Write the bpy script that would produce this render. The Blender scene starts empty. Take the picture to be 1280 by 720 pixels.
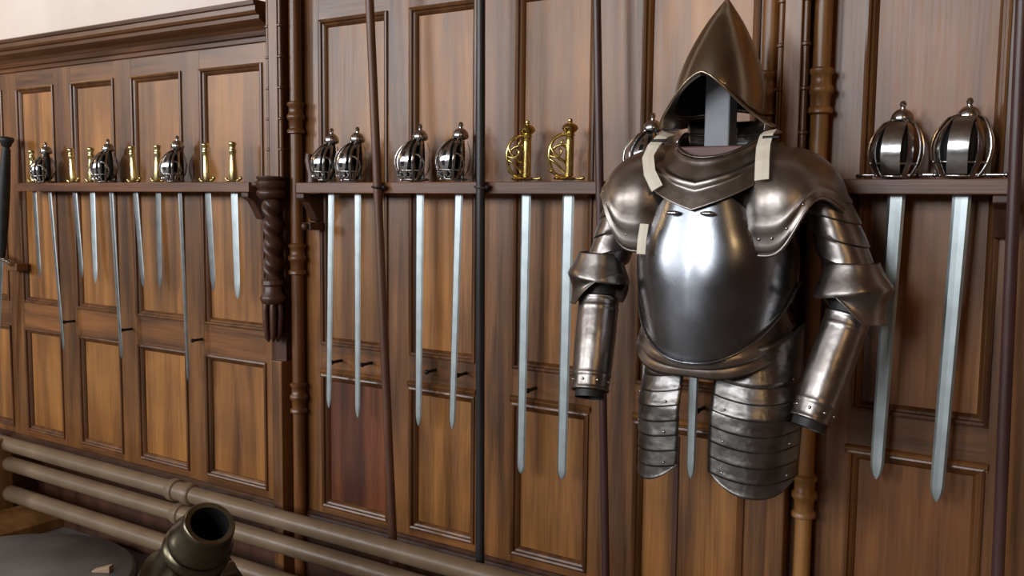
import bpy, bmesh, math, random
from mathutils import Vector, Matrix
random.seed(4)
PI = math.pi
sc = bpy.context.scene
COL = sc.collection

# ------------------------------------------------------------------ camera
F = 1150.0
CAM = Vector((0, -2.6, 1.65))
def cam_axes(yaw, pitch, roll):
    cy, sy, cp, sp = math.cos(yaw), math.sin(yaw), math.cos(pitch), math.sin(pitch)
    f = Vector((sy*cp, cy*cp, -sp)); r = Vector((cy, -sy, 0)); u = r.cross(f)
    c, s = math.cos(roll), math.sin(roll)
    return c*r + s*u, -s*r + c*u, f
CR, CU, CF = cam_axes(math.radians(-32.783), math.radians(5.272), math.radians(0.604))
def ray(px, py): return CR*((px-640)/F) - CU*((py-360)/F) + CF
def P(px, py, y):                      # point of the plane y = const seen at a pixel
    d = ray(px, py); t = (y-CAM.y)/d.y
    return CAM + d*t
cd = bpy.data.cameras.new('camera'); cam = bpy.data.objects.new('camera', cd); COL.objects.link(cam)
cd.sensor_width = 36; cd.lens = 36*F/1280
cam.matrix_world = Matrix(((CR.x, CU.x, -CF.x, CAM.x), (CR.y, CU.y, -CF.y, CAM.y), (CR.z, CU.z, -CF.z, CAM.z), (0, 0, 0, 1)))
sc.camera = cam

# ------------------------------------------------------------------ materials
def new_mat(name):
    m = bpy.data.materials.new(name); m.use_nodes = True
    nt = m.node_tree; b = nt.nodes['Principled BSDF']
    return m, nt, b
def ramp(nt, stops):
    r = nt.nodes.new('ShaderNodeValToRGB'); e = r.color_ramp.elements
    while len(e) < len(stops): e.new(0.5)
    for k, (p, c) in enumerate(stops): e[k].position = p; e[k].color = (*c, 1)
    return r
def wood(name, dark, light, axis='z', rough=.36, spec=.5, coarse=1.0, tint=True, coat=0.0):
    m, nt, b = new_mat(name); N = nt.nodes; L = nt.links
    tc = N.new('ShaderNodeTexCoord'); oi = N.new('ShaderNodeObjectInfo')
    off = N.new('ShaderNodeVectorMath'); off.operation = 'ADD'
    sx = N.new('ShaderNodeCombineXYZ')
    mul = N.new('ShaderNodeMath'); mul.operation = 'MULTIPLY'; mul.inputs[1].default_value = 37.0
    L.new(oi.outputs['Random'], mul.inputs[0])
    for k in range(3): L.new(mul.outputs[0], sx.inputs[k])
    L.new(tc.outputs['Object'], off.inputs[0]); L.new(sx.outputs[0], off.inputs[1])
    def noise(scale, detail, dist=0.0):
        mp = N.new('ShaderNodeMapping'); mp.inputs['Scale'].default_value = scale
        n = N.new('ShaderNodeTexNoise'); n.inputs['Scale'].default_value = 1; n.inputs['Detail'].default_value = detail
        n.inputs['Distortion'].default_value = dist
        L.new(off.outputs[0], mp.inputs[0]); L.new(mp.outputs[0], n.inputs['Vector']); return n
    def S(a, c): return {'z': (a, a, c), 'x': (c, a, a), 'y': (a, c, a)}[axis]
    n1 = noise(S(14*coarse, .9*coarse), 4, .6); n2 = noise(S(150, 5), 3); n3 = noise((3, 3, 3), 3)
    r1 = ramp(nt, [(.28, dark), (.72, light)])
    mixv = N.new('ShaderNodeMath'); mixv.operation = 'MULTIPLY_ADD'
    L.new(n2.outputs['Fac'], mixv.inputs[0]); mixv.inputs[1].default_value = .35; L.new(n1.outputs['Fac'], mixv.inputs[2])
    sub = N.new('ShaderNodeMath'); sub.operation = 'SUBTRACT'; L.new(mixv.outputs[0], sub.inputs[0]); sub.inputs[1].default_value = .175
    L.new(sub.outputs[0], r1.inputs[0])
    r3 = ramp(nt, [(.3, (.72, .70, .68)), (.7, (1.12, 1.12, 1.1))]); L.new(n3.outputs['Fac'], r3.inputs[0])
    mx = N.new('ShaderNodeMix'); mx.data_type = 'RGBA'; mx.blend_type = 'MULTIPLY'; mx.inputs[0].default_value = 1
    L.new(r1.outputs[0], mx.inputs[6]); L.new(r3.outputs[0], mx.inputs[7])
    out = mx.outputs[2]
    if tint:
        m2 = N.new('ShaderNodeMix'); m2.data_type = 'RGBA'; m2.blend_type = 'MULTIPLY'; m2.inputs[0].default_value = 1
        L.new(out, m2.inputs[6]); L.new(oi.outputs['Color'], m2.inputs[7]); out = m2.outputs[2]
    L.new(out, b.inputs['Base Color'])
    rr = N.new('ShaderNodeMapRange'); rr.inputs[3].default_value = rough-.05; rr.inputs[4].default_value = rough+.12
    L.new(n2.outputs['Fac'], rr.inputs[0]); L.new(rr.outputs[0], b.inputs['Roughness'])
    b.inputs['Specular IOR Level'].default_value = spec
    b.inputs['Coat Weight'].default_value = coat; b.inputs['Coat Roughness'].default_value = .3
    bp = N.new('ShaderNodeBump'); bp.inputs['Strength'].default_value = .12; bp.inputs['Distance'].default_value = .002
    L.new(n2.outputs['Fac'], bp.inputs['Height']); L.new(bp.outputs[0], b.inputs['Normal'])
    return m
def metal(name, c1, c2, rough=.3, var=.12, scale=6, metallic=1.0, bump=.05, bscale=25):
    m, nt, b = new_mat(name); N = nt.nodes; L = nt.links
    tc = N.new('ShaderNodeTexCoord')
    n = N.new('ShaderNodeTexNoise'); n.inputs['Scale'].default_value = scale; n.inputs['Detail'].default_value = 5
    L.new(tc.outputs['Object'], n.inputs['Vector'])
    r = ramp(nt, [(.3, c1), (.7, c2)]); L.new(n.outputs['Fac'], r.inputs[0]); L.new(r.outputs[0], b.inputs['Base Color'])
    mr = N.new('ShaderNodeMapRange'); mr.inputs[3].default_value = max(.05, rough-var); mr.inputs[4].default_value = rough+var
    n2 = N.new('ShaderNodeTexNoise'); n2.inputs['Scale'].default_value = scale*2.5; n2.inputs['Detail'].default_value = 4
    L.new(tc.outputs['Object'], n2.inputs['Vector'])
    L.new(n2.outputs['Fac'], mr.inputs[0]); L.new(mr.outputs[0], b.inputs['Roughness'])
    b.inputs['Metallic'].default_value = metallic
    if bump:
        n3 = N.new('ShaderNodeTexNoise'); n3.inputs['Scale'].default_value = bscale; n3.inputs['Detail'].default_value = 2
        L.new(tc.outputs['Object'], n3.inputs['Vector'])
        bp = N.new('ShaderNodeBump'); bp.inputs['Strength'].default_value = bump; bp.inputs['Distance'].default_value = .01
        L.new(n3.outputs['Fac'], bp.inputs['Height']); L.new(bp.outputs[0], b.inputs['Normal'])
    return m
def plain(name, c1, c2, rough=.7, scale=8, spec=.4):
    m = metal(name, c1, c2, rough, .08, scale, 0.0, .08, 40)
    m.node_tree.nodes['Principled BSDF'].inputs['Specular IOR Level'].default_value = spec
    return m
M = {}
M['stile'] = wood('oak_stile', (.075, .028, .007), (.29, .120, .032), 'z', .34, .65)
M['rail'] = wood('oak_rail', (.075, .028, .007), (.28, .114, .031), 'x', .34, .65)
M['panel'] = wood('oak_panel', (.11, .040, .008), (.45, .195, .045), 'z', .36, .65, .8)
M['mould'] = wood('oak_moulding', (.06, .022, .007), (.19, .075, .022), 'z', .30, .6)
M['mouldx'] = wood('oak_moulding_flat', (.06, .022, .007), (.18, .072, .022), 'x', .30, .6)
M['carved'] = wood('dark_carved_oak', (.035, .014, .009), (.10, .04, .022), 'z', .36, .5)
M['ash'] = wood('pole_wood', (.085, .034, .02), (.17, .075, .042), 'z', .38, .5)
M['ebony'] = wood('black_pole', (.012, .011, .012), (.035, .032, .034), 'z', .33, .5)
M['redpole'] = wood('dark_red_pole', (.045, .02, .02), (.10, .045, .042), 'z', .34, .5)
M['casing'] = wood('honey_oak', (.18, .08, .025), (.36, .18, .06), 'z', .42, .4)
M['rosewood'] = wood('stand_board', (.10, .045, .04), (.20, .10, .09), 'x', .4, .4)
M['carriage'] = wood('carriage_wood', (.03, .015, .01), (.075, .04, .028), 'x', .5, .35)
M['wedge'] = wood('pale_wedge_wood', (.32, .22, .14), (.5, .36, .24), 'x', .55, .3)
M['plaster'] = plain('cream_plaster', (.78, .68, .60), (.86, .77, .69), .85, 3, .2)
M['redwall'] = plain('dark_red_wall', (.10, .045, .032), (.14, .065, .045), .8, 3, .2)
M['stone'] = plain('stone_slab', (.13, .115, .10), (.20, .18, .16), .6, 5, .4)
M['disc'] = plain('grey_stone', (.19, .19, .19), (.29, .29, .285), .32, 6, .5)
M['pipe'] = plain('brown_paint', (.155, .105, .062), (.215, .148, .09), .40, 9, .5)
M['cloth'] = plain('ceiling_timber', (.10, .055, .03), (.15, .085, .05), .7, 3, .3)
M['breast'] = metal('polished_steel', (.20, .215, .24), (.28, .295, .32), .27, .06, 7, 1, .04, 14)
M['brown'] = metal('browned_steel', (.23, .20, .178), (.42, .385, .36), .36, .12, 9, 1, .16, 20)
M['arm'] = metal('arm_steel', (.19, .165, .15), (.37, .345, .33), .35, .12, 10, 1, .18, 22)
M['tasset'] = metal('dark_lame_steel', (.12, .113, .106), (.27, .262, .255), .36, .13, 13, 1, .30, 26)
M['helmet'] = metal('bronzed_steel', (.34, .28, .205), (.45, .385, .295), .26, .06, 5, 1, .02, 12)
M['blade'] = metal('blade_steel', (.46, .53, .55), (.58, .66, .68), .40, .08, 14, 1, 0)
M['bladed'] = metal('dull_blade_steel', (.22, .24, .245), (.31, .33, .335), .36, .08, 14, 1, 0)
M['hilt'] = metal('hilt_steel', (.42, .42, .42), (.62, .62, .62), .22, .08, 30, 1, .03, 60)
M['brass'] = metal('brass', (.55, .42, .14), (.72, .58, .24), .22, .07, 20, 1, .02, 50)
M['brassd'] = metal('pale_brass', (.60, .52, .24), (.78, .70, .38), .25, .07, 20, 1, .02, 50)
M['iron'] = metal('black_iron', (.02, .02, .02), (.05, .05, .05), .5, .1, 20, .8, .1)
M['bronze'] = metal('gun_bronze', (.10, .085, .055), (.17, .15, .10), .30, .08, 8, 1, .04, 30)
M['bore'] = plain('black_bore', (.006, .006, .006), (.012, .011, .01), .8, 10, .2)  # near-black inner face of the barrel
M['leather'] = plain('black_leather', (.012, .012, .013), (.03, .03, .03), .5, 30, .4)
M['buff'] = plain('white_buff_leather', (.72, .66, .52), (.82, .77, .64), .6, 12, .3)
M['greypost'] = plain('grey_painted_post', (.23, .25, .28), (.30, .32, .35), .5, 6, .4)

# ------------------------------------------------------------------ mesh helpers
class MB:
    def __init__(s): s.v = []; s.f = []
    def add(s, vs, fs):
        o = len(s.v); s.v += [Vector(v) for v in vs]; s.f += [tuple(i+o for i in f) for f in fs]; return s
    def box(s, x0, x1, y0, y1, z0, z1):
        vs = [(x, y, z) for z in (z0, z1) for y in (y0, y1) for x in (x0, x1)]
        return s.add(vs, [(0, 2, 3, 1), (4, 5, 7, 6), (0, 1, 5, 4), (2, 6, 7, 3), (0, 4, 6, 2), (1, 3, 7, 5)])
    def grid(s, fn, nu, nv, closed_u=False, skip=None):
        vs = [fn(i/nu, j/nv) for j in range(nv+1) for i in range(nu if closed_u else nu+1)]
        w = nu if closed_u else nu+1; fs = []
        for j in range(nv):
            for i in range(nu):
                if skip and skip(i, j): continue
                a = j*w+i; b = j*w+(i+1) % w if closed_u else j*w+i+1
                fs.append((a, b, b+w, a+w))
        return s.add(vs, fs)
    def tube(s, pts, rad, n=12, caps=True, squash=None):
        pts = [Vector(p) for p in pts]; rs = rad if isinstance(rad, (list, tuple)) else [rad]*len(pts)
        rings = []; up = None
        for k, p in enumerate(pts):
            t = (pts[min(k+1, len(pts)-1)]-pts[max(k-1, 0)])
            if t.length < 1e-9: t = Vector((0, 0, 1))
            t.normalize()
            if up is None:
                up = Vector((0, 1, 0)) if abs(t.y) < .9 else Vector((1, 0, 0))
            a = (up - t*up.dot(t)); a.normalize(); up = a; b = t.cross(a)
            rings.append([p + (a*math.cos(2*PI*i/n)*(squash or 1) + b*math.sin(2*PI*i/n))*rs[k] for i in range(n)])
        vs = [v for r in rings for v in r]; fs = []
        for k in range(len(pts)-1):
            for i in range(n):
                fs.append((k*n+i, k*n+(i+1) % n, (k+1)*n+(i+1) % n, (k+1)*n+i))
        if caps:
            fs.append(tuple(range(n-1, -1, -1))); fs.append(tuple((len(pts)-1)*n+i for i in range(n)))
        return s.add(vs, fs)
    def lathe(s, prof, c=(0, 0, 0), n=20, axis=Vector((0, 0, 1)), caps=True):
        c = Vector(c); axis = Vector(axis).normalized()
        pts = [c+axis*z for r, z in prof]; a = Vector((1, 0, 0)) if abs(axis.x) < .9 else Vector((0, 1, 0))
        a = (a-axis*a.dot(axis)).normalized(); b = axis.cross(a); vs = []; fs = []
        for (r, z), p in zip(prof, pts):
            vs += [p+(a*math.cos(2*PI*i/n)+b*math.sin(2*PI*i/n))*max(r, 1e-5) for i in range(n)]
        for k in range(len(prof)-1):
            for i in range(n):
                fs.append((k*n+i, k*n+(i+1) % n, (k+1)*n+(i+1) % n, (k+1)*n+i))
        if caps and prof[0][0] > 1e-4: fs.append(tuple(range(n-1, -1, -1)))
        if caps and prof[-1][0] > 1e-4: fs.append(tuple((len(prof)-1)*n+i for i in range(n)))
        return s.add(vs, fs)
    def ball(s, c, r, n=12, m=8, sc_=(1, 1, 1)):
        c = Vector(c)
        return s.grid(lambda u, v: c+Vector((r*sc_[0]*math.sin(PI*v)*math.cos(2*PI*u), r*sc_[1]*math.sin(PI*v)*math.sin(2*PI*u), -r*sc_[2]*math.cos(PI*v))), n, m, True)
    def ribbon(s, pts, norms, width, thick):
        # flat band swept along pts, lying across pts; norms = outward normals
        pts = [Vector(p) for p in pts]; vs = []; fs = []
        ws = width if isinstance(width, (list, tuple)) else [width]*len(pts)
        for k, p in enumerate(pts):
            t = (pts[min(k+1, len(pts)-1)]-pts[max(k-1, 0)]).normalized(); nn = Vector(norms[k]).normalized()
            b = t.cross(nn).normalized(); w = ws[k]/2
            vs += [p+b*w, p-b*w, p-b*w+nn*thick, p+nn*thick*1.5, p+b*w+nn*thick]
        for k in range(len(pts)-1):
            for i in range(5):
                fs.append((k*5+i, k*5+(i+1) % 5, (k+1)*5+(i+1) % 5, (k+1)*5+i))
        fs.append((4, 3, 2, 1, 0)); e = (len(pts)-1)*5; fs.append((e, e+1, e+2, e+3, e+4))
        return s.add(vs, fs)
    def prism(s, poly, fn, a, b):     # poly of (p, q); fn(p, q, t) -> 3D; extruded t = a..b
        n = len(poly); vs = [fn(p, q, a) for p, q in poly]+[fn(p, q, b) for p, q in poly]
        fs = [tuple(range(n-1, -1, -1)), tuple(range(n, 2*n))]+[(i, (i+1) % n, n+(i+1) % n, n+i) for i in range(n)]
        return s.add(vs, fs)
    def build(s, name, mat, parent=None, smooth=False, solid=0, bevel=0, off=-1, sub=0, color=None, merge=False):
        me = bpy.data.meshes.new(name); me.from_pydata([tuple(v) for v in s.v], [], s.f); me.update()
        bm = bmesh.new(); bm.from_mesh(me)
        if merge or smooth: bmesh.ops.remove_doubles(bm, verts=bm.verts, dist=1e-5)
        if not solid: bmesh.ops.recalc_face_normals(bm, faces=bm.faces)
        bm.to_mesh(me); bm.free()
        me.materials.append(M[mat] if isinstance(mat, str) else mat)
        if smooth:
            for p in me.polygons: p.use_smooth = True
            try: me.set_sharp_from_angle(angle=math.radians(50))
            except Exception: pass
        o = bpy.data.objects.new(name, me); COL.objects.link(o)
        if parent is not None: o.parent = parent
        if color: o.color = (*color, 1)
        if solid:
            md = o.modifiers.new('solid', 'SOLIDIFY'); md.thickness = solid; md.offset = off
        if sub:
            md = o.modifiers.new('sub', 'SUBSURF'); md.levels = sub; md.render_levels = sub
        if bevel:
            md = o.modifiers.new('bevel', 'BEVEL'); md.width = bevel; md.segments = 2; md.limit_method = 'ANGLE'; md.angle_limit = math.radians(40)
        return o
def thing(name, label, cat, loc=(0, 0, 0), group=None, rot=None):
    o = bpy.data.objects.new(name, None); COL.objects.link(o); o.location = loc; o.empty_display_size = .05
    if rot: o.rotation_euler = rot
    o['label'] = label; o['category'] = cat
    if group: o['group'] = group
    return o
def tag(o, label, cat, group=None):
    o['label'] = label; o['category'] = cat
    if group: o['group'] = group
    return o
def structure(name, loc=(0, 0, 0)):
    o = bpy.data.objects.new(name, None); COL.objects.link(o); o.location = loc; o['kind'] = 'structure'; return o
def st(o): o['kind'] = 'structure'; return o
def lerp(tab, x):
    if x <= tab[0][0]: return tab[0][1]
    for (a, va), (b, vb) in zip(tab, tab[1:]):
        if x <= b: return va+(vb-va)*(x-a)/(b-a)
    return tab[-1][1]
def smoothl(tab, x):
    if x <= tab[0][0]: return tab[0][1]
    for k in range(len(tab)-1):
        (a, va), (b, vb) = tab[k], tab[k+1]
        if x <= b:
            t = (x-a)/(b-a)
            m0 = (vb-va) if k == 0 else (vb-tab[k-1][1])*(b-a)/(b-tab[k-1][0])
            m1 = (vb-va) if k+2 >= len(tab) else (tab[k+2][1]-va)*(b-a)/(tab[k+2][0]-a)
            return (2*t**3-3*t*t+1)*va+(t**3-2*t*t+t)*m0+(-2*t**3+3*t*t)*vb+(t**3-t*t)*m1
    return tab[-1][1]

# ------------------------------------------------------------------ the room
RX0, RX1, RY0, RH = -17.0, 5.0, -9.0, 6.5
st(MB().box(RX0, RX1, .03, .23, 0, RH).build('wall_back', 'plaster'))
st(MB().box(RX0-.2, RX0, RY0, .23, 0, RH).build('wall_left', 'redwall'))
st(MB().box(RX1, RX1+.2, RY0, .23, 0, RH).build('wall_right', 'redwall'))
st(MB().box(RX0-.2, RX1+.2, RY0-.2, .23, -.1, 0).build('floor', 'stone'))
st(MB().box(RX0-.2, RX1+.2, RY0-.2, .23, RH, RH+.1).build('ceiling', 'cloth'))
# wall opposite, with tall mullioned windows behind the camera
WINS = [(-11.2, 2.0), (-7.9, 1.6), (-4.5, 1.6), (-1.5, 1.6)]; WZ0, WZ1 = 2.7, 5.4
mb = MB(); xs = RX0
for cx, w in WINS:
    mb.box(xs, cx-w/2, RY0-.2, RY0, 0, RH); mb.box(cx-w/2, cx+w/2, RY0-.2, RY0, 0, WZ0); mb.box(cx-w/2, cx+w/2, RY0-.2, RY0, WZ1, RH); xs = cx+w/2
mb.box(xs, RX1, RY0-.2, RY0, 0, RH)
st(mb.build('wall_front', 'redwall'))
RAD = [32, 12, 23, 18]
for k, (cx, w) in enumerate(WINS):
    wn = structure('window_%d' % (k+1), (cx, RY0, WZ0))
    f = MB(); h = WZ1-WZ0
    for x in (-w/2+.03, 0, w/2-.03): f.box(x-.035, x+.035, -.08, -.01, 0, h)
    for z in (.035, h*.62, h-.035): f.box(-w/2, w/2, -.08, -.01, z-.035, z+.035)
    f.build('window_frame', 'stone', wn)
    ld = bpy.data.lights.new('window_daylight', 'AREA'); ld.shape = 'RECTANGLE'; ld.size = w; ld.size_y = h
    ld.energy = RAD[k]*PI*w*h; ld.color = (.95, .97, 1.0)
    lo = bpy.data.objects.new('window_daylight', ld); COL.objects.link(lo)
    lo.location = (cx, RY0-.12, (WZ0+WZ1)/2); lo.rotation_euler = (PI/2, 0, 0)
for (x, y, z, e) in [(-6.6, -1.5, 3.4, 38), (2.0, -4.4, 3.3, 50)]:
    ld = bpy.data.lights.new('lamp', 'POINT'); ld.energy = e; ld.color = (1, .62, .28); ld.shadow_soft_size = .2
    lo = bpy.data.objects.new('lamp', ld); COL.objects.link(lo); lo.location = (x, y, z)
w = bpy.data.worlds.new('world'); sc.world = w; w.use_nodes = True
w.node_tree.nodes['Background'].inputs[0].default_value = (.75, .85, 1, 1); w.node_tree.nodes['Background'].inputs[1].default_value = .4

# ------------------------------------------------------------------ panelling
PROF = [(0, 0), (.001, -.007), (.007, -.009), (.013, -.006), (.015, .003), (.021, .006), (.027, .012), (.030, .018)]
def moulding(x0, x1, z0, z1, parent):
    m = MB(); n = len(PROF); vs = []
    for d, y in PROF: vs += [(x0+d, y, z0+d), (x1-d, y, z0+d), (x1-d, y, z1-d), (x0+d, y, z1-d)]
    fs = [(k*4+i, k*4+(i+1) % 4, (k+1)*4+(i+1) % 4, (k+1)*4+i) for k in range(n-1) for i in range(4)]
    return m.add(vs, fs).build('moulding', 'mould', parent, bevel=0)
def panelling(name, xa, xb, opens, rows, zb, zt):
    """opens = [(x0, x1)], rows = [(z0, z1)] of openings."""
    root = structure(name)
    edges = [xa]+[v for o in opens for v in o]+[xb]
    for k in range(0, len(edges), 2):
        c = random.uniform(.85, 1.1)
        MB().box(edges[k], edges[k+1], 0, .029, zb, zt).build('stile', 'stile', root, color=(c, c, c))
    zed = [zb]+[v for r in rows for v in r]+[zt]
    for x0, x1 in opens:
        for k in range(0, len(zed), 2):
            c = random.uniform(.85, 1.1)
            MB().box(x0+.0004, x1-.0004, .0005, .029, zed[k], zed[k+1]).build('rail', 'rail', root, color=(c, c*.98, c*.96))
        for z0, z1 in rows:
            moulding(x0, x1, z0, z1, root)
            c = random.uniform(.85, 1.15)
            MB().box(x0+.015, x1-.015, .0175, .0285, z0+.015, z1-.015).build('panel', 'panel', root, color=PCOL.get((name, round(x0, 2), round(z0, 1)), (c, c, c)))
    return root
PCOL = {}
LO = [(-5.60, -5.26), (-5.13, -4.793), (-4.664, -4.333), (-4.191, -3.851), (-3.727, -3.373), (-3.256, -2.872)]
MO = [(-2.56, -2.219), (-2.118, -1.823), (-1.67, -1.372), (-1.213, -.85)]
RO = [(-.567, -.224), (-.10, .24)]
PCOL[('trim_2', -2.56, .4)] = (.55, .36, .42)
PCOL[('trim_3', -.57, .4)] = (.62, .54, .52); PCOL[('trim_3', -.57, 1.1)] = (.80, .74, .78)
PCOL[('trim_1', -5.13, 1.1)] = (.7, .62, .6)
t1 = panelling('trim_1', -6.2, -2.84, LO, [(.445, .985), (1.115, 2.2)], 0, 2.42)
t2 = panelling('trim_2', -2.70, -.80, MO, [(.44, .975), (1.09, 2.335), (2.45, 3.15)], 0, 3.3)
MB().box(-1.082, -1.066, .012, .0283, .475, .94).build('panel_joint', 'carved', t2)
t3 = panelling('trim_3', -.66, .75, RO, [(.44, .985), (1.09, 2.335), (2.45, 3.15)], 0, 3.3)
def ledge(x0, x1, z, parent):
    poly = [(.001, -.014), (-.004, -.012), (-.006, -.006), (-.010, -.002), (-.011, .005), (-.007, .009), (.001, .012)]
    MB().prism(poly, lambda p, q, t: (t, p, z+q), x0, x1).build('ledge_moulding', 'rail', parent)
for x0, x1 in MO+RO: ledge(x0-.005, x1+.005, .987, t2 if x1 < -.8 else t3)
for k, (x0, x1, nm) in enumerate([(-6.2, -2.795, 'shade_board_left'), (-2.645, -.81, 'shade_board_middle'), (-.655, .75, 'shade_board_right')]):  # dark boards added; their colour stands in for the shadow behind the pipes
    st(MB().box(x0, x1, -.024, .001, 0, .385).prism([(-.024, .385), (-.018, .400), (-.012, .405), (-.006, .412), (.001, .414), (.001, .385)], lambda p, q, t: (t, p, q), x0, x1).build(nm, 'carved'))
# cornice over the lower, left-hand panelling
cp = [(.005, 2.275), (-.012, 2.28), (-.014, 2.296), (-.026, 2.300), (-.030, 2.318), (-.042, 2.332), (-.066, 2.345), (-.078, 2.352), (-.080, 2.366),
      (-.092, 2.370), (-.098, 2.380), (-.098, 2.398), (-.106, 2.402), (-.108, 2.414), (-.10, 2.42), (.03, 2.42)]
st(MB().prism(cp, lambda p, q, t: (t, p, q), -6.2, -2.80).build('trim_4', 'mouldx'))
# pilasters with beads, twisted shafts and clustered colonnettes
def ringprof(z, r, R):
    return [(r, z-.06), (R, z-.055), (R, z-.043), (r*1.12, z-.037), (r*1.18, z-.008), (R, z-.002), (R*1.06, z+.006), (R, z+.014), (r*1.18, z+.02), (r*1.18, z+.044), (R, z+.05), (R, z+.060), (r, z+.066)]
def colonnette(x, y, r, rings, parent, mat='stile', col=(1, 1, 1)):
    prof = [(r, 0 if len(rings) > 1 else 1.30)]
    for z in sorted(rings): prof += ringprof(z, r, r*1.42)
    prof.append((r, 3.3))
    MB().lathe(prof, (x, y, 0), 16).build('colonnette', mat, parent, smooth=True, color=col)
def pilaster(name, xc, cols, ztop):
    root = structure(name)
    MB().box(xc-.07, xc+.075, -.022, .029, 0, ztop).build('backing_board', 'stile', root, color=(.8, .75, .75))
    MB().box(xc-.026, xc+.026, -.085, -.022, 0, 1.02).build('lower_shaft', 'stile', root, bevel=.004)
    MB().box(xc-.024, xc+.024, -.085, -.022, 1.74, ztop).build('upper_shaft', 'stile', root, bevel=.003)
    MB().box(xc-.030, xc+.030, -.060, -.022, 1.02, 1.74).build('core_board', 'carved', root)
    for s in (-1, 1):
        prof = [(.009, 1.73)]
        z = 1.736
        while z < ztop-.1:
            prof += [(.009, z+.105), (.0135, z+.108), (.0135, z+.114), (.009, z+.117)]; z += .117
        prof.append((.009, ztop))
        MB().lathe(prof, (xc+s*.033, -.075, 0), 10).build('beaded_rod', 'mould', root, smooth=True)
    # capital, twisted shaft, base and pendant
    cap = [(.040, 1.655), (.052, 1.665), (.056, 1.675), (.056, 1.685), (.048, 1.692), (.054, 1.70), (.058, 1.71), (.058, 1.722), (.05, 1.728), (.056, 1.734), (.056, 1.742), (.02, 1.745)]
    MB().lathe(cap, (xc, -.10, 0), 24).build('capital', 'carved', root, smooth=True)
    def tw(u, v):
        z = 1.34+v*.32; a = 2*PI*u; r = .033+.0075*math.cos(2*(a+v*4.2*PI))-.002
        return Vector((xc+r*math.cos(a), -.10+r*math.sin(a), z))
    MB().grid(tw, 32, 60, True).build('twisted_shaft', 'carved', root, smooth=True)
    base = [(.03, 1.345), (.042, 1.34), (.044, 1.325), (.034, 1.318), (.036, 1.295), (.046, 1.28), (.05, 1.268), (.044, 1.258), (.04, 1.25), (.03, 1.245)]
    MB().lathe(base, (xc, -.10, 0), 24).build('base_ring', 'carved', root, smooth=True)
    pd = MB()
    for i in range(6):
        a = 2*PI*i/6+.3; d = Vector((math.cos(a), math.sin(a), 0)); c = Vector((xc, -.10, 0))
        pd.tube([c+d*.028+Vector((0, 0, 1.255)), c+d*.033+Vector((0, 0, 1.22)), c+d*.029+Vector((0, 0, 1.15)), c+d*.024+Vector((0, 0, 1.115)), c+d*.018+Vector((0, 0, 1.10))], [.010, .012, .010, .011, .004], 8)
    pd.lathe([(.024, 1.25), (.022, 1.13), (.008, 1.115)], (xc, -.10, 0), 12)
    pd.build('pendant', 'carved', root, smooth=True)
    for x, y, rings, c in cols: colonnette(x, y, .024, rings, root, 'panel' if c[0] > 1 else 'stile', c)
    return root
pilaster('trim_5', -2.722, [(-2.655, -.032, [1.965, 1.42, .87], (.85, .8, .8))], 3.3)
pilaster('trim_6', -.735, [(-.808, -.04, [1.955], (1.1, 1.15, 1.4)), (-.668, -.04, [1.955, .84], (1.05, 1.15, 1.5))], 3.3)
st(MB().box(-2.84, .75, -.04, .03, 3.3, 3.42).build('trim_7', 'mouldx', bevel=.01))

# ------------------------------------------------------------------ pipes, casing, floor things
def pipe(label, pts_px, r, zc, x1, collars):
    root = thing('heating_pipe', label, 'pipe', (-4.6, -.2, zc-r), 'brown pipes along the foot of the panelling')
    MB().tube([(0, 0, r), (x1+4.6, 0, r)], r, 24).build('pipe_run', 'pipe', root, smooth=True)
    for cx in collars:
        MB().lathe([(r, -.075), (r+.008, -.07), (r+.011, -.06), (r+.011, -.03), (r+.004, -.025), (r+.004, .025), (r+.011, .03), (r+.011, .06), (r+.008, .07), (r, .075)], (cx+4.6, 0, r), 24, (1, 0, 0)).build('collar', 'pipe', root, smooth=True)
zp1 = P(61, 569, -.2).z; zp2 = P(61, 594, -.2).z; zp3 = P(61, 632, -.2).z; FX = P(12, 590, -.2).x
cx1 = P(228, 617, -.2).x
pipe('upper brown heating pipe, directly below the oak panelling, with thick coupling', None, .035, zp1, 4.9, [cx1, .9])
pipe('middle brown heating pipe, between the uppermost and the lowest pipe', None, .035, zp2, 4.9, [cx1+.03, .85])
pipe('lowest brown heating pipe, nearest the stone floor', None, .039, zp3, 4.9, [1.1])
c = thing('pipe_casing', 'honey coloured oak box at far left that the three pipes run into', 'box', (FX-.24, -.2, 0))
MB().box(-.45, .24, -.32, .02, 0, zp1+.03).build('box_body', 'casing', c, bevel=.01)
SK = -4.335-(FX-.24)
MB().prism([(.24, 0), (SK, 0), (SK, .05), (SK-.06, .09), (.24, .12)], lambda p, q, t: (p, t, q), -.50, .19).build('skirting', 'casing', c, bevel=.005)
d0 = thing('stone_disc', 'low round grey stone plinth on the floor below the lowest pipe', 'plinth', (-3.84, -.66, 0))
MB().lathe([(.0, .0), (.56, .0), (.575, .015), (.575, .04), (.56, .055), (0, .055)], (0, 0, 0), 64).build('disc', 'disc', d0, smooth=True)
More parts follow.
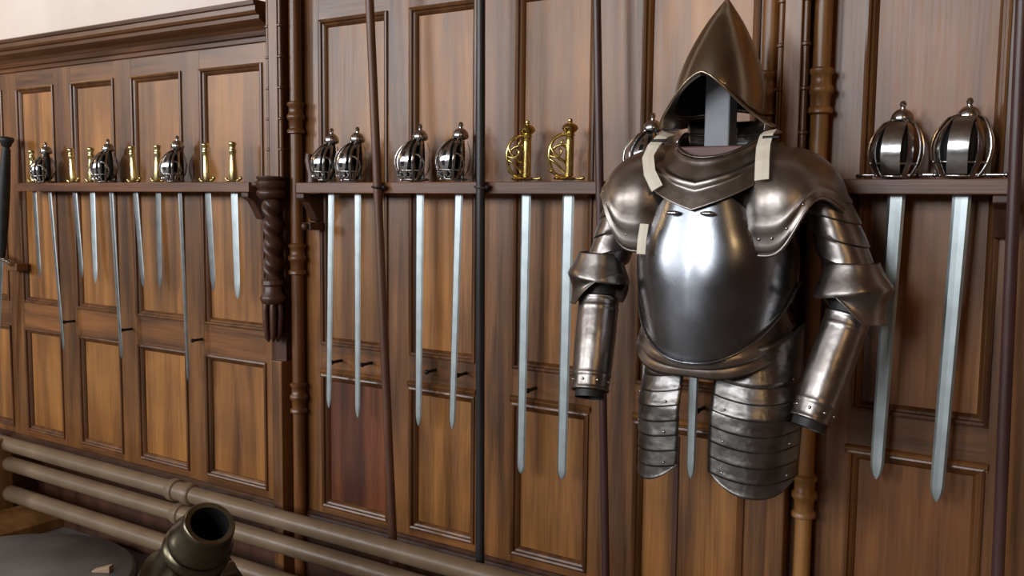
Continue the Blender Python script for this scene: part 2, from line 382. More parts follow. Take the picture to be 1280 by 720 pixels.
# small bronze mortar on a wooden carriage
mz = ray(262, 655).normalized()
muz = CAM+mz*3.0
upr = (CR*.45+CU*.893); upr = (upr-mz*upr.dot(mz)).normalized()
ax = (-mz*math.cos(math.radians(36))+upr*math.sin(math.radians(36))).normalized()
br = muz-ax*.66
cn = thing('mortar_cannon', 'squat dark bronze cannon with open muzzle pointing up, in front of the pipes', 'cannon', (br.x, br.y, 0))
lo = Vector((br.x, br.y, 0))
prof = [(.0, -.06), (.03, -.055), (.04, -.03), (.03, 0), (.10, .01), (.135, .03), (.135, .09), (.125, .10), (.12, .30), (.13, .31), (.13, .34), (.108, .35), (.098, .50), (.104, .51), (.104, .53), (.095, .54),
        (.091, .545), (.098, .555), (.098, .575), (.090, .585), (.082, .63), (.077, .645), (.078, .658), (.073, .664), (.058, .662), (.055, .650), (.053, .36), (0, .35)]
MB().lathe(prof[:-3], br-lo, 40, ax, False).build('barrel', 'bronze', cn, smooth=True)
MB().lathe(prof[-4:], br-lo, 40, ax, False).build('bore', 'bore', cn, smooth=True)
side = ax.cross(Vector((0, 0, 1))).normalized(); fwd = Vector((ax.x, ax.y, 0)).normalized()
tc_ = br-lo+ax*.30
for s in (-1, 1):
    poly = [(-.32, .10), (.42, .10), (.42, .30), (.34, .36), (.26, tc_.z-.02), (.14, tc_.z+.03), (.02, tc_.z-.05), (-.20, .22), (-.32, .20)]
    MB().prism(poly, lambda p, q, t: fwd*p+side*t+Vector((0, 0, q)), s*.15, s*.21).build('cheek', 'carriage', cn, bevel=.008)
    for p in (-.2, .3):
        MB().lathe([(.0, -.035), (.11, -.035), (.12, -.025), (.12, .025), (.11, .035), (0, .035)], fwd*p+side*s*.265+Vector((0, 0, .12)), 24, side).build('truck_wheel', 'carriage', cn, smooth=True)
for p in (-.2, .3):
    MB().tube([fwd*p-side*.32+Vector((0, 0, .12)), fwd*p+side*.32+Vector((0, 0, .12))], .028, 12).build('axle', 'iron', cn)
MB().tube([tc_-side*.19, tc_+side*.19], .035, 16).build('trunnion', 'bronze', cn, smooth=True)
_r = ray(128, 709); WP = CAM+_r*((.075-CAM.z)/_r.z)
wz = thing('wooden_wedge', 'small pale wooden wedge lying on the grey disc beside the cannon', 'wedge', (WP.x, WP.y, .0555), None, (0, 0, .5))
MB().prism([(-.04, 0), (.04, 0), (.04, .03), (-.04, .008)], lambda p, q, t: (p, t, q), -.018, .018).build('wedge_block', 'wedge', wz, bevel=.003)

# ------------------------------------------------------------------ sword racks
RZ = 1.72
SY = -.066
def rack(name_label, x0, x1, zt, br_x):
    root = thing('sword_rack', name_label, 'rack', (x0, 0, zt-.04), 'wooden sword racks on the panelling')
    L = x1-x0
    MB().box(0, L, -.104, -.086, 0, .04).build('front_strip', 'rail', root, bevel=.003, color=(.8, .68, .66))
    MB().box(0, L, -.046, -.001, .004, .038).build('back_strip', 'rail', root, bevel=.003, color=(.6, .5, .5))
    for bx in br_x:
        bx -= x0
        poly = [(-.001, -.11), (-.03, -.105), (-.05, -.07), (-.075, -.035), (-.104, -.02), (-.104, -.001), (-.001, -.001)]
        MB().prism(poly, lambda p, q, t: (t, p, q), bx-.02, bx+.02).build('bracket', 'carved', root, bevel=.003)
    return root
rk1 = rack('long oak sword rack under the brass grips at left', -4.52, -2.845, 1.722, [-2.87])
rk2 = rack('long oak sword rack between the carved pilaster and the suit of armour', -2.585, -.90, 1.719, [-2.565, -.93])
rk3 = rack('short oak sword rack to the right of the suit of armour', -.60, -.2, 1.722, [-.585, -.215])
# scroll ends rising above the racks
def scroll(root, x, s):
    pts = [(x+s*.0, -.05, .042), (x+s*.0, -.05, .07), (x-s*.012, -.05, .10), (x-s*.02, -.05, .125), (x-s*.016, -.05, .15)]
    MB().tube([Vector(p) for p in pts], [.022, .02, .017, .016, .014], 8).build('scroll_end', 'carved', root, smooth=True)
scroll(rk2, .035, 1)
MB().box(.0, .045, -.075, -.001, -.14, -.11).lathe([(.014, 0), (.014, .012), (.008, .02), (0, .02)], (.024, -.075, -.125), 12, (0, -1, 0)).build('bracket_block', 'carved', rk2, bevel=.004)

# ------------------------------------------------------------------ swords
def blade_mesh(length, w0, w1, th, tip, mat, root, z0=0.0, fuller=True):
    n = 14; vs = []; fs = []
    for k in range(n+1):
        t = k/n; z = z0-length*t
        d = length*(1-t)
        w = w0+(w1-w0)*t
        if d < tip: w *= max(.02, (d/tip)**.6)
        h = w/2; y = th/2*(1 if d > tip else max(.15, d/tip))
        f = .55 if fuller else .8
        vs += [(-h, 0, z), (-h*f, -y, z), (0, -y*(.55 if fuller else 1.25), z), (h*f, -y, z), (h, 0, z), (h*f, y, z), (0, y*(.55 if fuller else 1.25), z), (-h*f, y, z)]
    # finer rings near the tip
    for k in range(n):
        for i in range(8): fs.append((k*8+i, k*8+(i+1) % 8, (k+1)*8+(i+1) % 8, (k+1)*8+i))
    fs.append(tuple(range(8))); fs.append(tuple(n*8+i for i in range(8)))
    m = MB(); m.add(vs, fs)
    return m.build('blade', mat, root)
def blade_shape(length, w0, w1, th, tip, mat, root, fuller=True):
    ts = [0, .2, .4, .6, .8]; ts = [t*(length-tip) for t in ts]+[length-tip*q for q in (1, .8, .6, .4, .25, .12, .04, 0)]
    vs = []; fs = []
    for s_ in ts:
        d = length-s_; w = w0+(w1-w0)*s_/length
        k = 1 if d >= tip else max(.03, math.sqrt(max(0, 1-(1-d/tip)**2))**1.2)
        h = w/2*k; y = th/2*max(.2, k); f = .66 if fuller else .75; cz = .85 if fuller else 1.15
        z = -s_
        vs += [(-h, 0, z), (-h*f, -y, z), (0, -y*cz, z), (h*f, -y, z), (h, 0, z), (h*f, y, z), (0, y*cz, z), (-h*f, y, z)]
    n = len(ts)
    for k in range(n-1):
        for i in range(8): fs.append((k*8+i, k*8+(i+1) % 8, (k+1)*8+(i+1) % 8, (k+1)*8+i))
    fs.append(tuple(range(8))); fs.append(tuple((n-1)*8+i for i in range(8)))
    return MB().add(vs, fs).build('blade', mat, root)
def sword_root(name, label, cat, top, tip, group, rz=0.0):
    a = P(*top, SY); b = P(*tip, SY)
    z = 1.7235
    v = b-a
    ang = math.atan2(-v.x, -v.z)            # lean about y
    x = a.x+(z-a.z)*v.x/v.z
    root = thing(name, label, cat, (x, SY, z), group, (0, ang, rz))
    return root, (z-b.z)/math.cos(ang)
def basket_sword(label, top, tip, w=.032, kind='scottish', rotz=0.0, sx=1.0, sz=1.0, mat='blade', group='basket hilted swords'):
    root, L = sword_root('basket_hilted_sword', label, 'sword', top, tip, group)
    blade_shape(L, w, w*.76, .006, .05, mat, root)
    g = MB()
    # grip
    gp = []
    for k in range(9): gp += [(.0135+.003*math.sin(k/8*PI), .03+k*.0125), (.0150+.003*math.sin(k/8*PI), .034+k*.0125)]
    MB().lathe([(0, .028)]+gp+[(0, .142)], (0, 0, 0), 16).build('grip', 'leather', root, smooth=True)
    MB().lathe([(0, .135), (.016, .137), (.026, .142), (.028, .15), (.025, .162), (.016, .172), (.007, .176), (.006, .182), (.009, .186), (.006, .194), (0, .197)], (0, 0, 0), 20).build('pommel', 'hilt', root, smooth=True)
    # guard: ribs and plates over an egg-shaped cage
    cx, cy = (-.018 if kind == 'scottish' else -.008)*sx, -.016
    rx, ry = .060*sx, .056
    ht = .14*sz
    def pt(az, t):
        a = math.radians(az)+rotz
        z = .004+ht*t
        rr = math.sin(PI*(.14+.78*t))**.8 if kind == 'scottish' else 1.08*math.sin(PI*(.16+.76*t))**.62
        blend = t**4
        c = Vector((cx*(1-blend*.8), cy*(1-blend), 0))
        k = rr if t < .99 else .2
        return c+Vector((rx*k*math.cos(a), ry*k*math.sin(a), z))
    def band(az, wd, th, t0=0, t1=1, tw=0.0):
        ts = [t0+(t1-t0)*i/12 for i in range(13)]
        ps = [pt(az+tw*(t-.5), t) for t in ts]
        ns = [Vector((p.x-cx*(1-t**4), p.y-cy, (t-.45)*.05)) for p, t in zip(ps, ts)]
        g.ribbon(ps, ns, wd, th)
    if kind == 'scottish':
        for az in (110, 150, 182, 210, 236, 304, 330): band(az, .0085, .003)
        for az in (240, 330 if False else 300): pass
        # saltire plates with pierced holes
        for az in (270, 25):
            def plate(u, v, az=az):
                t = .08+.84*v; sp = 38*math.sin(PI*(.12+.76*v))
                p = pt(az+(u-.5)*sp, t); o = Vector((p.x-cx, p.y-cy, 0)).normalized()*.002
                return p+o
            hole = lambda i, j: (i in (2, 3) and j in (4, 5, 8, 9)) or (i == 2 and j == 11)
            gm = MB().grid(plate, 6, 14, False, hole)
            g.add(gm.v, gm.f); g.add([v*1.0+Vector((0, .0015, 0)) for v in gm.v], [tuple(reversed(f)) for f in gm.f])
        # linking scrolls
        for az in (200, 226, 254, 285):
            c0 = pt(az, .12); g.tube([c0+Vector((.011*math.cos(q), -.001, .009*math.sin(q))) for q in [i*2*PI/12 for i in range(13)]], .0028, 6, False)
        # side branch
        g.tube([pt(300, .62), pt(318, .60), pt(335, .50), pt(345, .34), pt(340, .12)], .0035, 8)
    else:
        for az in (95, 135, 170, 200, 228, 312, 345, 20): band(az, .0155, .0025, 0, 1)
        band(270, .046, .003, .04, .94)
    # dark leather liner inside the cage
    def liner(u, v):
        p = pt(118+196*u, .04+.84*v); return Vector((cx+(p.x-cx)*.74, cy+(p.y-cy)*.74, p.z))
    MB().grid(liner, 24, 12).build('liner', 'leather', root, smooth=True, solid=.0015)
    # bottom ring, dish and quillon
    ring = [pt(az, .0) for az in range(95, 350, 12)]
    g.tube(ring, .004, 8)
    ring = [pt(az, .22) for az in range(95, 350, 12)]
    g.tube(ring, .003, 8)
    g.lathe([(0, .0), (.030*sx, .001), (.034*sx, .004), (.030*sx, .008), (0, .012)], (-.006, 0, 0), 20)
    if kind == 'scottish':
        g.tube([(-.03, 0, .004), (-.055*sx, 0, .006), (-.068*sx, 0, .016), (-.078*sx, 0, .012), (-.078*sx, 0, .003), (-.070*sx, 0, .002)], [.004, .005, .005, .005, .005, .004], 8)
    else:
        g.tube([(-.088*sx, 0, .007), (.085*sx, 0, .010)], .004, 8); g.ball((.087*sx, 0, .010), .007)
        g.tube([(-.088*sx, 0, .007), (-.095*sx, -.004, .004), (-.098*sx, -.01, .003)], [.004, .006, .006], 8)
    g.build('basket_guard', 'hilt', root, smooth=True)
    MB().box(-w*.48, w*.48, -.0045, .0045, -.012, .03).build('ricasso', mat, root)
    return root
def brass_sword(label, top, tip, w=.034, sx=1.0):
    root, L = sword_root('brass_hilted_sword', label, 'sword', top, tip, 'swords with brass scroll guards')
    blade_shape(L, w, w*.80, .006, .03, 'blade', root)
    gp = []
    for k in range(10): gp += [(.0125, .012+k*.0125), (.0145, .018+k*.0125)]
    MB().lathe([(0, .01)]+gp+[(0, .142)], (0, 0, 0), 16).build('grip', 'brass', root, smooth=True)
    MB().lathe([(0, .133), (.014, .135), (.016, .142), (.012, .146), (.02, .152), (.026, .16), (.024, .168), (.014, .175), (.006, .178), (.008, .184), (.006, .19), (0, .192)], (0, 0, 0), 20).build('pommel', 'brass', root, smooth=True)
    g = MB()
    # outer knuckle bow, front bow and S scroll
    def bow(ang, R, zt=.140, zb=.010):
        a = math.radians(ang); d = Vector((math.cos(a), math.sin(a), 0)); pts = []
        for i in range(15):
            q = i/14; th = PI*q
            pts.append(d*(.008+R*sx*math.sin(th)**.65)+Vector((0, 0, zb+(zt-zb)*(1-math.cos(th))/2)))
        return pts
    e = Vector((math.cos(math.radians(212)), math.sin(math.radians(212)), 0)); nrm = Vector((-e.y, e.x, 0))
    def pl(r_, z, o=0): return e*(.008+r_*sx)+nrm*o+Vector((0, 0, z))
    def curve(ks, r_, n=5):
        t_ = [k/(len(ks)-1) for k in range(len(ks))]
        pts = []
        for i in range(n*(len(ks)-1)+1):
            u = i/(n*(len(ks)-1)); pts.append(pl(*[smoothl([(a, k[d]) for a, k in zip(t_, ks)], u) for d in range(3)]))
        g.tube(pts, r_, 8)
    # main knuckle bow, diagonal S bar, lower arc, inner curl
    curve([(.004, .140, 0), (.022, .139, .002), (.042, .125, .004), (.053, .100, .006), (.055, .070, .006), (.049, .040, .005), (.034, .018, .003), (.010, .010, 0)], .0052)
    curve([(.052, .104, .006), (.043, .086, .010), (.026, .068, .012), (.010, .058, .008), (-.002, .052, 0)], .0052)
    curve([(.054, .075, .006), (.036, .070, .012), (.022, .078, .014), (.018, .090, .013), (.026, .098, .011)], .0036)
    curve([(-.002, .100, 0), (.012, .106, .006), (.018, .116, .007), (.012, .126, .006)], .0036)
    curve([(.053, .064, .006), (.040, .056, .012), (.022, .040, .012), (.008, .024, .008)], .004)
    # second, outer bow towards the wall side
    g.tube(bow(178, .066, .112, .010), .0045, 8)
    g.ball(bow(178, .066, .112, .010)[4], .0075); g.ball(bow(178, .066, .112, .010)[9], .0065)
    # dished base and quillons
    g.lathe([(0, 0), (.034, .001), (.038, .005), (.034, .009), (0, .012)], (-.012*sx, -.004, 0), 20)
    g.tube([(.02, 0, .006), (.038, 0, .005), (.048, 0, .005)], [.004, .004, .006], 8); g.ball((.05, 0, .0065), .0065)
    g.build('scroll_guard', 'brass', root, smooth=True)
    return root
def hanger(label, top, tip, mat='blade', w=.036, lean=0):
    root, L = sword_root('short_sword', label, 'sword', top, tip, 'brass gripped short swords', 0)
    blade_shape(L, w, w*.82, .005, .07, mat, root, False)
    prof = [(0, .008), (.0155, .010), (.017, .02), (.015, .05), (.0135, .08), (.012, .105), (.013, .118), (.015, .122), (.015, .128), (.0125, .132), (.013, .146), (.016, .150), (.016, .156), (.012, .160), (0, .162)]
    MB().lathe(prof, (0, 0, 0), 16).build('grip', 'brassd', root, smooth=True)
    g = MB()
    g.tube([(-.042, 0, .012), (-.034, 0, .006), (-.018, 0, .005), (.018, 0, .005), (.034, 0, .006), (.042, 0, .012)], [.006, .005, .0048, .0048, .005, .006], 10)
    g.ball((-.043, 0, .014), .0075); g.ball((.043, 0, .014), .0075)
    g.lathe([(0, 0), (.02, .001), (.022, .005), (.016, .011), (0, .012)], (0, 0, 0), 16)
    g.build('crossguard', 'brassd', root, smooth=True)
    return root
# left rack, from left to right
hanger('short sword with brass grip, first on the left rack, before the leftmost steel basket hilt', (42, 226), (50, 347), 'bladed', .036)
basket_sword('sword with dark steel basket hilt, leftmost basket on the left rack', (61, 226), (80, 440), .026, 'scottish', 0, .95, .9, 'bladed')
hanger('short sword with brass grip, just right of the leftmost steel basket hilt', (92, 226), (103, 347), 'bladed', .036)
hanger('short sword with brass grip, just left of the middle basket hilt on the left rack', (115, 226), (119.5, 354), 'blade', .040)
basket_sword('sword with dark steel basket hilt, second of three baskets on the left rack', (138, 226), (152, 448), .030, 'scottish', 0, 1.05, 1.0, 'bladed')
hanger('short sword with brass grip, just right of the middle basket hilt on the left rack', (168, 226), (179, 359), 'bladed', .036)
hanger('short sword with brass grip, just left of the third basket hilt on the left rack', (197.5, 226), (200, 362), 'bladed', .036)
basket_sword('sword with dark steel basket hilt, third basket on the left rack, long narrow blade', (224, 226), (235.5, 477), .024, 'scottish', .3, .85, .95, 'bladed')
hanger('short sword with brass grip and dull blade, second from right end of left rack', (259, 226), (267, 364), 'bladed', .038)
hanger('short sword with brass grip and bright blade, at right end of left rack', (292, 226), (297, 374), 'blade', .042)
# middle rack
basket_sword('broadsword with narrow steel basket hilt, first on the middle rack beside the carved pilaster', (414, 228), (411, 510), .032, 'scottish', .1, .82, .97)
basket_sword('broadsword with steel basket hilt, second on the middle rack, left of the leaning brown pole', (447, 228), (447, 522), .033, 'scottish', .05, 1.0, .98)
basket_sword('broadsword with bright steel basket hilt, just right of the leaning brown pole', (525, 228), (523, 532), .036, 'scottish', .0, 1.08, 1.0)
basket_sword('broadsword with steel basket hilt, just left of the black pole', (574, 228), (565, 537), .034, 'scottish', .05, 1.0, 1.0)
brass_sword('sword with brass scroll guard, left one of the pair beside the black pole', (658, 230), (651, 592), .038)
brass_sword('sword with brass scroll guard, right one of the pair, nearest the armour', (711, 230), (702, 599), .042)
basket_sword('broadsword mostly hidden behind the armour, hilt showing just left of the helmet brim', (814, 230), (805, 590), .034, 'scottish', .2, 1.0, 1.0)
basket_sword('broadsword hanging behind the armour, blade showing between the two tassets', (875, 237), (863, 598), .036, 'scottish', .2, 1.0, 1.0)
# right rack
basket_sword('broadsword with ribbon basket hilt, left one on the right-hand rack', (1122, 228), (1095, 599), .044, 'ribbon', .0, 1.0, 1.02, 'blade')
basket_sword('broadsword with large ribbon basket hilt and straight quillons, rightmost sword', (1204, 228), (1170, 627), .044, 'ribbon', .0, 1.08, 1.08, 'blade')

# iron pegs steadying the blades
def peg_mesh():
    m = MB(); m.tube([(0, .001, 0), (0, -.05, 0)], .006, 8); m.ball((0, -.052, 0), .009, 8, 6); return m
pm = None
for px, py, lab in [(86, 402, 'black iron peg beside the blade of the leftmost basket hilted sword'), (158, 412, 'black iron peg beside the blade of the middle sword with basket hilt at left'),
                    (246, 425, 'black iron peg beside the long narrow blade at left'), (420, 452, 'black iron peg beside the blade nearest the carved pilaster'),
                    (458, 455, 'black iron peg beside the blade just left of the leaning brown pole'), (538, 464, 'black iron peg beside the blade just right of the leaning brown pole'),
                    (577, 468, 'black iron peg beside the blade just left of the black pole'), (664, 487, 'black iron peg beside the blade of the left brass hilted sword'),
                    (875, 512, 'black iron peg beside the blade seen between the tassets')]:
    p = P(px, py, -.03)
    if pm is None:
        o = peg_mesh().build('iron_peg', 'iron', None, smooth=True); pm = o
    else:
        o = pm.copy(); COL.objects.link(o)
    o.location = (p.x, 0, p.z); tag(o, lab, 'peg', 'iron pegs under the sword blades')

# ------------------------------------------------------------------ poles
def pole(label, a, b, r, mat, y=-.125, ztop=3.25):
    A = P(*a, y); B_ = P(*b, y); dx = (A.x-B_.x)/(A.z-B_.z)
    x0 = B_.x-dx*B_.z
    root = thing('pike_staff', label, 'pole', (x0, y, 0), 'tall pike staffs standing against the panelling')
    MB().tube([(0, 0, .03), (dx*1.0, 0, 1.0), (dx*2, 0, 2.0), (dx*ztop, 0, ztop)], [r, r, r, r*.94], 16).build('shaft', mat, root, smooth=True)
    MB().lathe([(r*.4, 0), (r*1.1, .01), (r*1.15, .06), (r*1.0, .062)], (0, 0, 0), 14).build('ferrule', 'iron', root, smooth=True)
    n = Vector((dx*ztop, 0, ztop))
    MB().lathe([(r*1.15, -.05), (r*1.15, .0), (r*.8, .03), (.022, .08), (.016, .16), (.002, .26)], n, 14).build('spear_head', 'bladed', root, smooth=True)
    return x0, dx
pA = pole('reddish brown wooden pole leaning left of the black pole', (462, 0), (491, 680), .0155, 'ash')
pB = pole('straight black pole in the middle of the panelling', (601, 0), (600, 710), .0150, 'ebony')
pC = pole('thin dark red pole just left of the suit of armour', (746, 0), (757, 720), .0125, 'redpole')
pE = pole('dark pole at the right edge beside the right-hand rack', (1278, 0), (1247, 720), .0145, 'redpole')
for (x0, dx), lab in ((pA, 'dark cord tying the leaning brown pole to the rack'), (pB, 'wire loop tying the black pole to the rack')):
    t_ = thing('pole_tie', lab, 'tie', (x0+dx*1.70, -.106, 1.70), 'ties holding poles to the middle rack')
    r = .0195
    MB().tube([(r*1.0*math.cos(q), -.019+r*math.sin(q), .002*math.sin(2*q)) for q in [i*2*PI/18 for i in range(19)]], .0035, 6, False).build('loop', 'iron' if 'cord' in lab else 'bladed', t_, smooth=True)
    MB().ball((.022, -.012, 0), .009).build('knot', 'iron', t_, smooth=True)

# ------------------------------------------------------------------ two-handed sword at left edge
a = P(8, 178, -.075); b = P(1.5, 325, -.075)
v = (b-a)
th_ = thing('two_handed_sword', 'two-handed sword with long black grip at the left edge of the photo', 'sword', tuple(b), None, (0, math.atan2(-v.x, -v.z), 0))
LH = v.length
gp = []
for k in range(24): gp += [(.020+.007*math.sin(PI*(k+.5)/24), .03+(LH-.06)*k/24), (.0215+.007*math.sin(PI*(k+.5)/24), .03+(LH-.06)*(k+.5)/24)]
MB().lathe([(.016, .012)]+gp+[(.014, LH-.02)], (0, 0, 0), 16).build('grip', 'leather', th_, smooth=True)
MB().lathe([(.012, LH-.025), (.022, LH-.02), (.026, LH-.005), (.033, LH+.005), (.036, LH+.018), (.030, LH+.026), (0, LH+.03)], (0, 0, 0), 16).build('pommel', 'leather', th_, smooth=True)
MB().tube([(-.20, 0, .02), (-.1, 0, .012), (0, 0, 0.005), (.05, 0, .004), (.09, 0, -.002)], [.012, .011, .013, .012, .014], 10).build('crossguard', 'hilt', th_, smooth=True)
blade_shape(.98, .045, .032, .006, .06, 'bladed', th_)
pk = P(30, 322, -.1)
tag(MB().box(-.045, .045, -.062, 0, -.02, .02).build('wooden_peg', 'stile', None, bevel=.006), 'short wooden peg under the guard of the two-handed sword', 'peg').location = (b.x+.07, -.0005, b.z-.034)

# ------------------------------------------------------------------ armour
AX, AY = -.855, -.27                    # centre line of the suit (viewer side is -y)
def A3(x, Y, z): return Vector((x, -Y, z))   # local: x right, Y towards the viewer
stand = thing('armour_stand', 'grey post and wooden shoulder board holding the armour and helmet', 'stand', (AX, 0, 1.70))
MB().box(-.038, .029, AY-.03, AY+.03, .03, .36).build('post', 'greypost', stand, bevel=.004)
MB().box(-.10, .09, AY-.075, AY-.031, -.02, .10).build('shoulder_board', 'rosewood', stand, bevel=.004)
MB().box(-.03, .03, AY+.031, -.061, .0, .05).build('wall_arm', 'iron', stand, bevel=.003)
suit = thing('suit_of_armour', 'dark steel half armour with arms and tassets hung before the panelling', 'armour', (AX, AY, 0))
# breastplate
at = [(1.24, .165), (1.30, .182), (1.36, .194), (1.45, .208), (1.55, .205), (1.62, .175), (1.70, .14)]
bt = [(1.24, .200), (1.30, .210), (1.36, .214), (1.42, .212), (1.48, .2085), (1.55, .200), (1.62, .189), (1.70, .175)]
def breast(u, v):
    ph = math.radians(-100+200*u); c = math.cos(ph)
    zb = 1.262+.20*(1-c)**1.2-.006*math.sin(ph) if abs(ph) < PI/2 else 1.462-.006*math.sin(ph)
    arm = max(0, abs(math.sin(ph))-.45)
    zt = 1.695-.30*arm**1.3
    z = zb+(zt-zb)*v
    a_, b_ = smoothl(at, z), smoothl(bt, z)
    k = max(0, 1-abs(ph)/(PI/2))
    q = min(1, max(0, (z-1.36)/.16)); q = q*q*(3-2*q)
    xs = abs(math.sin(ph))
    if c > 0:
        Y = b_*((1-q)*(.90*c+.10*k)+q*((1-xs**2.7)**.5)*(1-.05*xs))
    else: Y = b_*.8*c
    fl = .004*max(0, 1-v/.03)               # out-turned lower flange
    return A3((a_+fl)*math.sin(ph), Y+fl*c, z)
bp_ = MB().grid(breast, 64, 40).build('breastplate', 'breast', suit, smooth=True, solid=.004)
edge = MB().tube([breast(i/48, 0) for i in range(49)], .0038, 8); edge.build('lower_rim', 'breast', bp_, smooth=True)
# gorget
def gorget(u, v):
    ph = 2*PI*u                              # 0 = front
    c, s = math.cos(ph), math.sin(ph)
    front = max(0, c)
    zr = 1.765+.075*(1-max(-.2, c))*.85
    zr = min(zr, 1.835)
    r0x, r0y = .100, .112
    # outer edge
    R1x = .205; R1y = .192 if c > 0 else .14
    vs = max(0, 1-(ph if ph < PI else 2*PI-ph)/.75)**1.15
    zo = 1.715-.035*front-.045*vs if c > 0 else 1.73
    zo = zo + .05*abs(s)**4
    t = v
    rise = .010*math.exp(-((t-.48)/.06)**2)+.007*math.exp(-((t-.02)/.05)**2)
    r = t**(1.15-.55*front)
    x = (r0x+(R1x-r0x)*r+rise)*s
    Y = .005+(r0y+(R1y-r0y)*r+rise)*c
    z = zr+(zo-zr)*(t**.85)+rise*.5
    return A3(x, Y, z)
g_ = MB().grid(gorget, 72, 30, True).build('gorget', 'brown', suit, smooth=True, solid=.003)
MB().tube([gorget(i/60, 0) for i in range(61)], .005, 8, False).build('neck_rim', 'brown', g_, smooth=True)
# collar standing at the back of the neck
def collar(u, v):
    ph = PI*.58+PI*.84*u; return A3((.102+.01*v)*math.sin(ph), .005+(.112+.01*v)*math.cos(ph), 1.80+.075*v)
MB().grid(collar, 24, 4).build('back_collar', 'tasset', suit, smooth=True, solid=.003)
# backplate
def backp(u, v):
    ph = math.radians(95+170*u); z = 1.40+.36*v
    return A3(smoothl(at, z)*.98*math.sin(ph), .13*math.cos(ph), z)
MB().grid(backp, 30, 12).build('backplate', 'tasset', suit, smooth=True, solid=.004)
# fauld: flared waist lames
def fauld(k):
    def fn(u, v):
        ph = math.radians(-97+194*u); c = math.cos(ph); dip = max(0, c)
        zt = 1.335-.030*k+.06*(1-dip); zb = 1.245-.027*k+.095*(1-dip)**1.2
        arch = .010*math.exp(-(ph/.30)**2)*k
        z = zt+(zb-zt)*v+arch*v
        a_ = .174+.022*v+.006*k; b_ = .170+.026*v+.006*k
        rl = .005*math.exp(-((v-.93)/.06)**2)
        return A3((a_+rl)*math.sin(ph), (b_+rl)*(c if c > 0 else .7*c), z)
    return fn
for k in (0, 1):
    fo = MB().grid(fauld(k), 60, 14).build('fauld_lame', 'brown', suit, smooth=True, solid=.003)
RV = [None]
def rivet(p, par, r=.0042):
    if RV[0] is None:
        o = MB().ball((0, 0, 0), .0042, 8, 6).build('rivet', 'hilt', par, smooth=True); RV[0] = o
    else:
        o = RV[0].copy(); COL.objects.link(o); o.parent = par
    o.location = p
# tassets of overlapping lames
def tasset(s):
    ang = math.radians(27 if s > 0 else 38)*s
    inner = .045 if s > 0 else -.036
    wid = .228 if s > 0 else .200
    def base(u, z, off):
        # u 0 = inner edge, 1 = outer edge
        ch = wid-.010*max(0, (1.15-z)/.2)
        q = u-.5; sag = .052*(1-(2*q)**2)
        lx = u*ch; ly = sag+off
        ca, sa = math.cos(ang), math.sin(abs(ang))
        x = lx*math.cos(abs(ang))+ly*sa*1.0
        Y = ly*math.cos(abs(ang))-lx*sa
        back = .035*min(1, max(0, (z-1.13)/.12))
        return A3(inner+s*(x-back*.4*u), .150+Y-back, z)
    zs = [1.262, 1.218, 1.178, 1.14, 1.10, 1.062, 1.022, .982, .945]
    root = None
    for k in range(8):
        def lam(u, v, k=k):
            zt = zs[k]+.010; zb = zs[k+1]-.001
            if k == 0: zt += .03+.06*u**1.5
            if k == 7:
                zb = .945+.040*abs(2*u-1.0)**3
            ar = -.016*(1-(2*u-1)**2)
            w = 1.0
            z = zt+(zb-zt)*v+ar
            rl = .006*math.exp(-((v-.95)/.05)**2) if k == 7 else .0012*math.exp(-((v-.92)/.1)**2)
            return base(u, z, .0022*v+rl)
        m = MB().grid(lam, 26, 8)
        # rivets
        if root is None:
            root = m.build('tasset', 'tasset', suit, smooth=True, solid=.002)
            par = root
        else:
            m.build('lame', 'tasset', par, smooth=True, solid=.002)
    for k in range(1, 8, 2):
        for u in (.14, .86): rivet(base(u, zs[k]+.012-.016*(1-(2*u-1)**2), .002), par)
for s in (-1, 1): tasset(s)
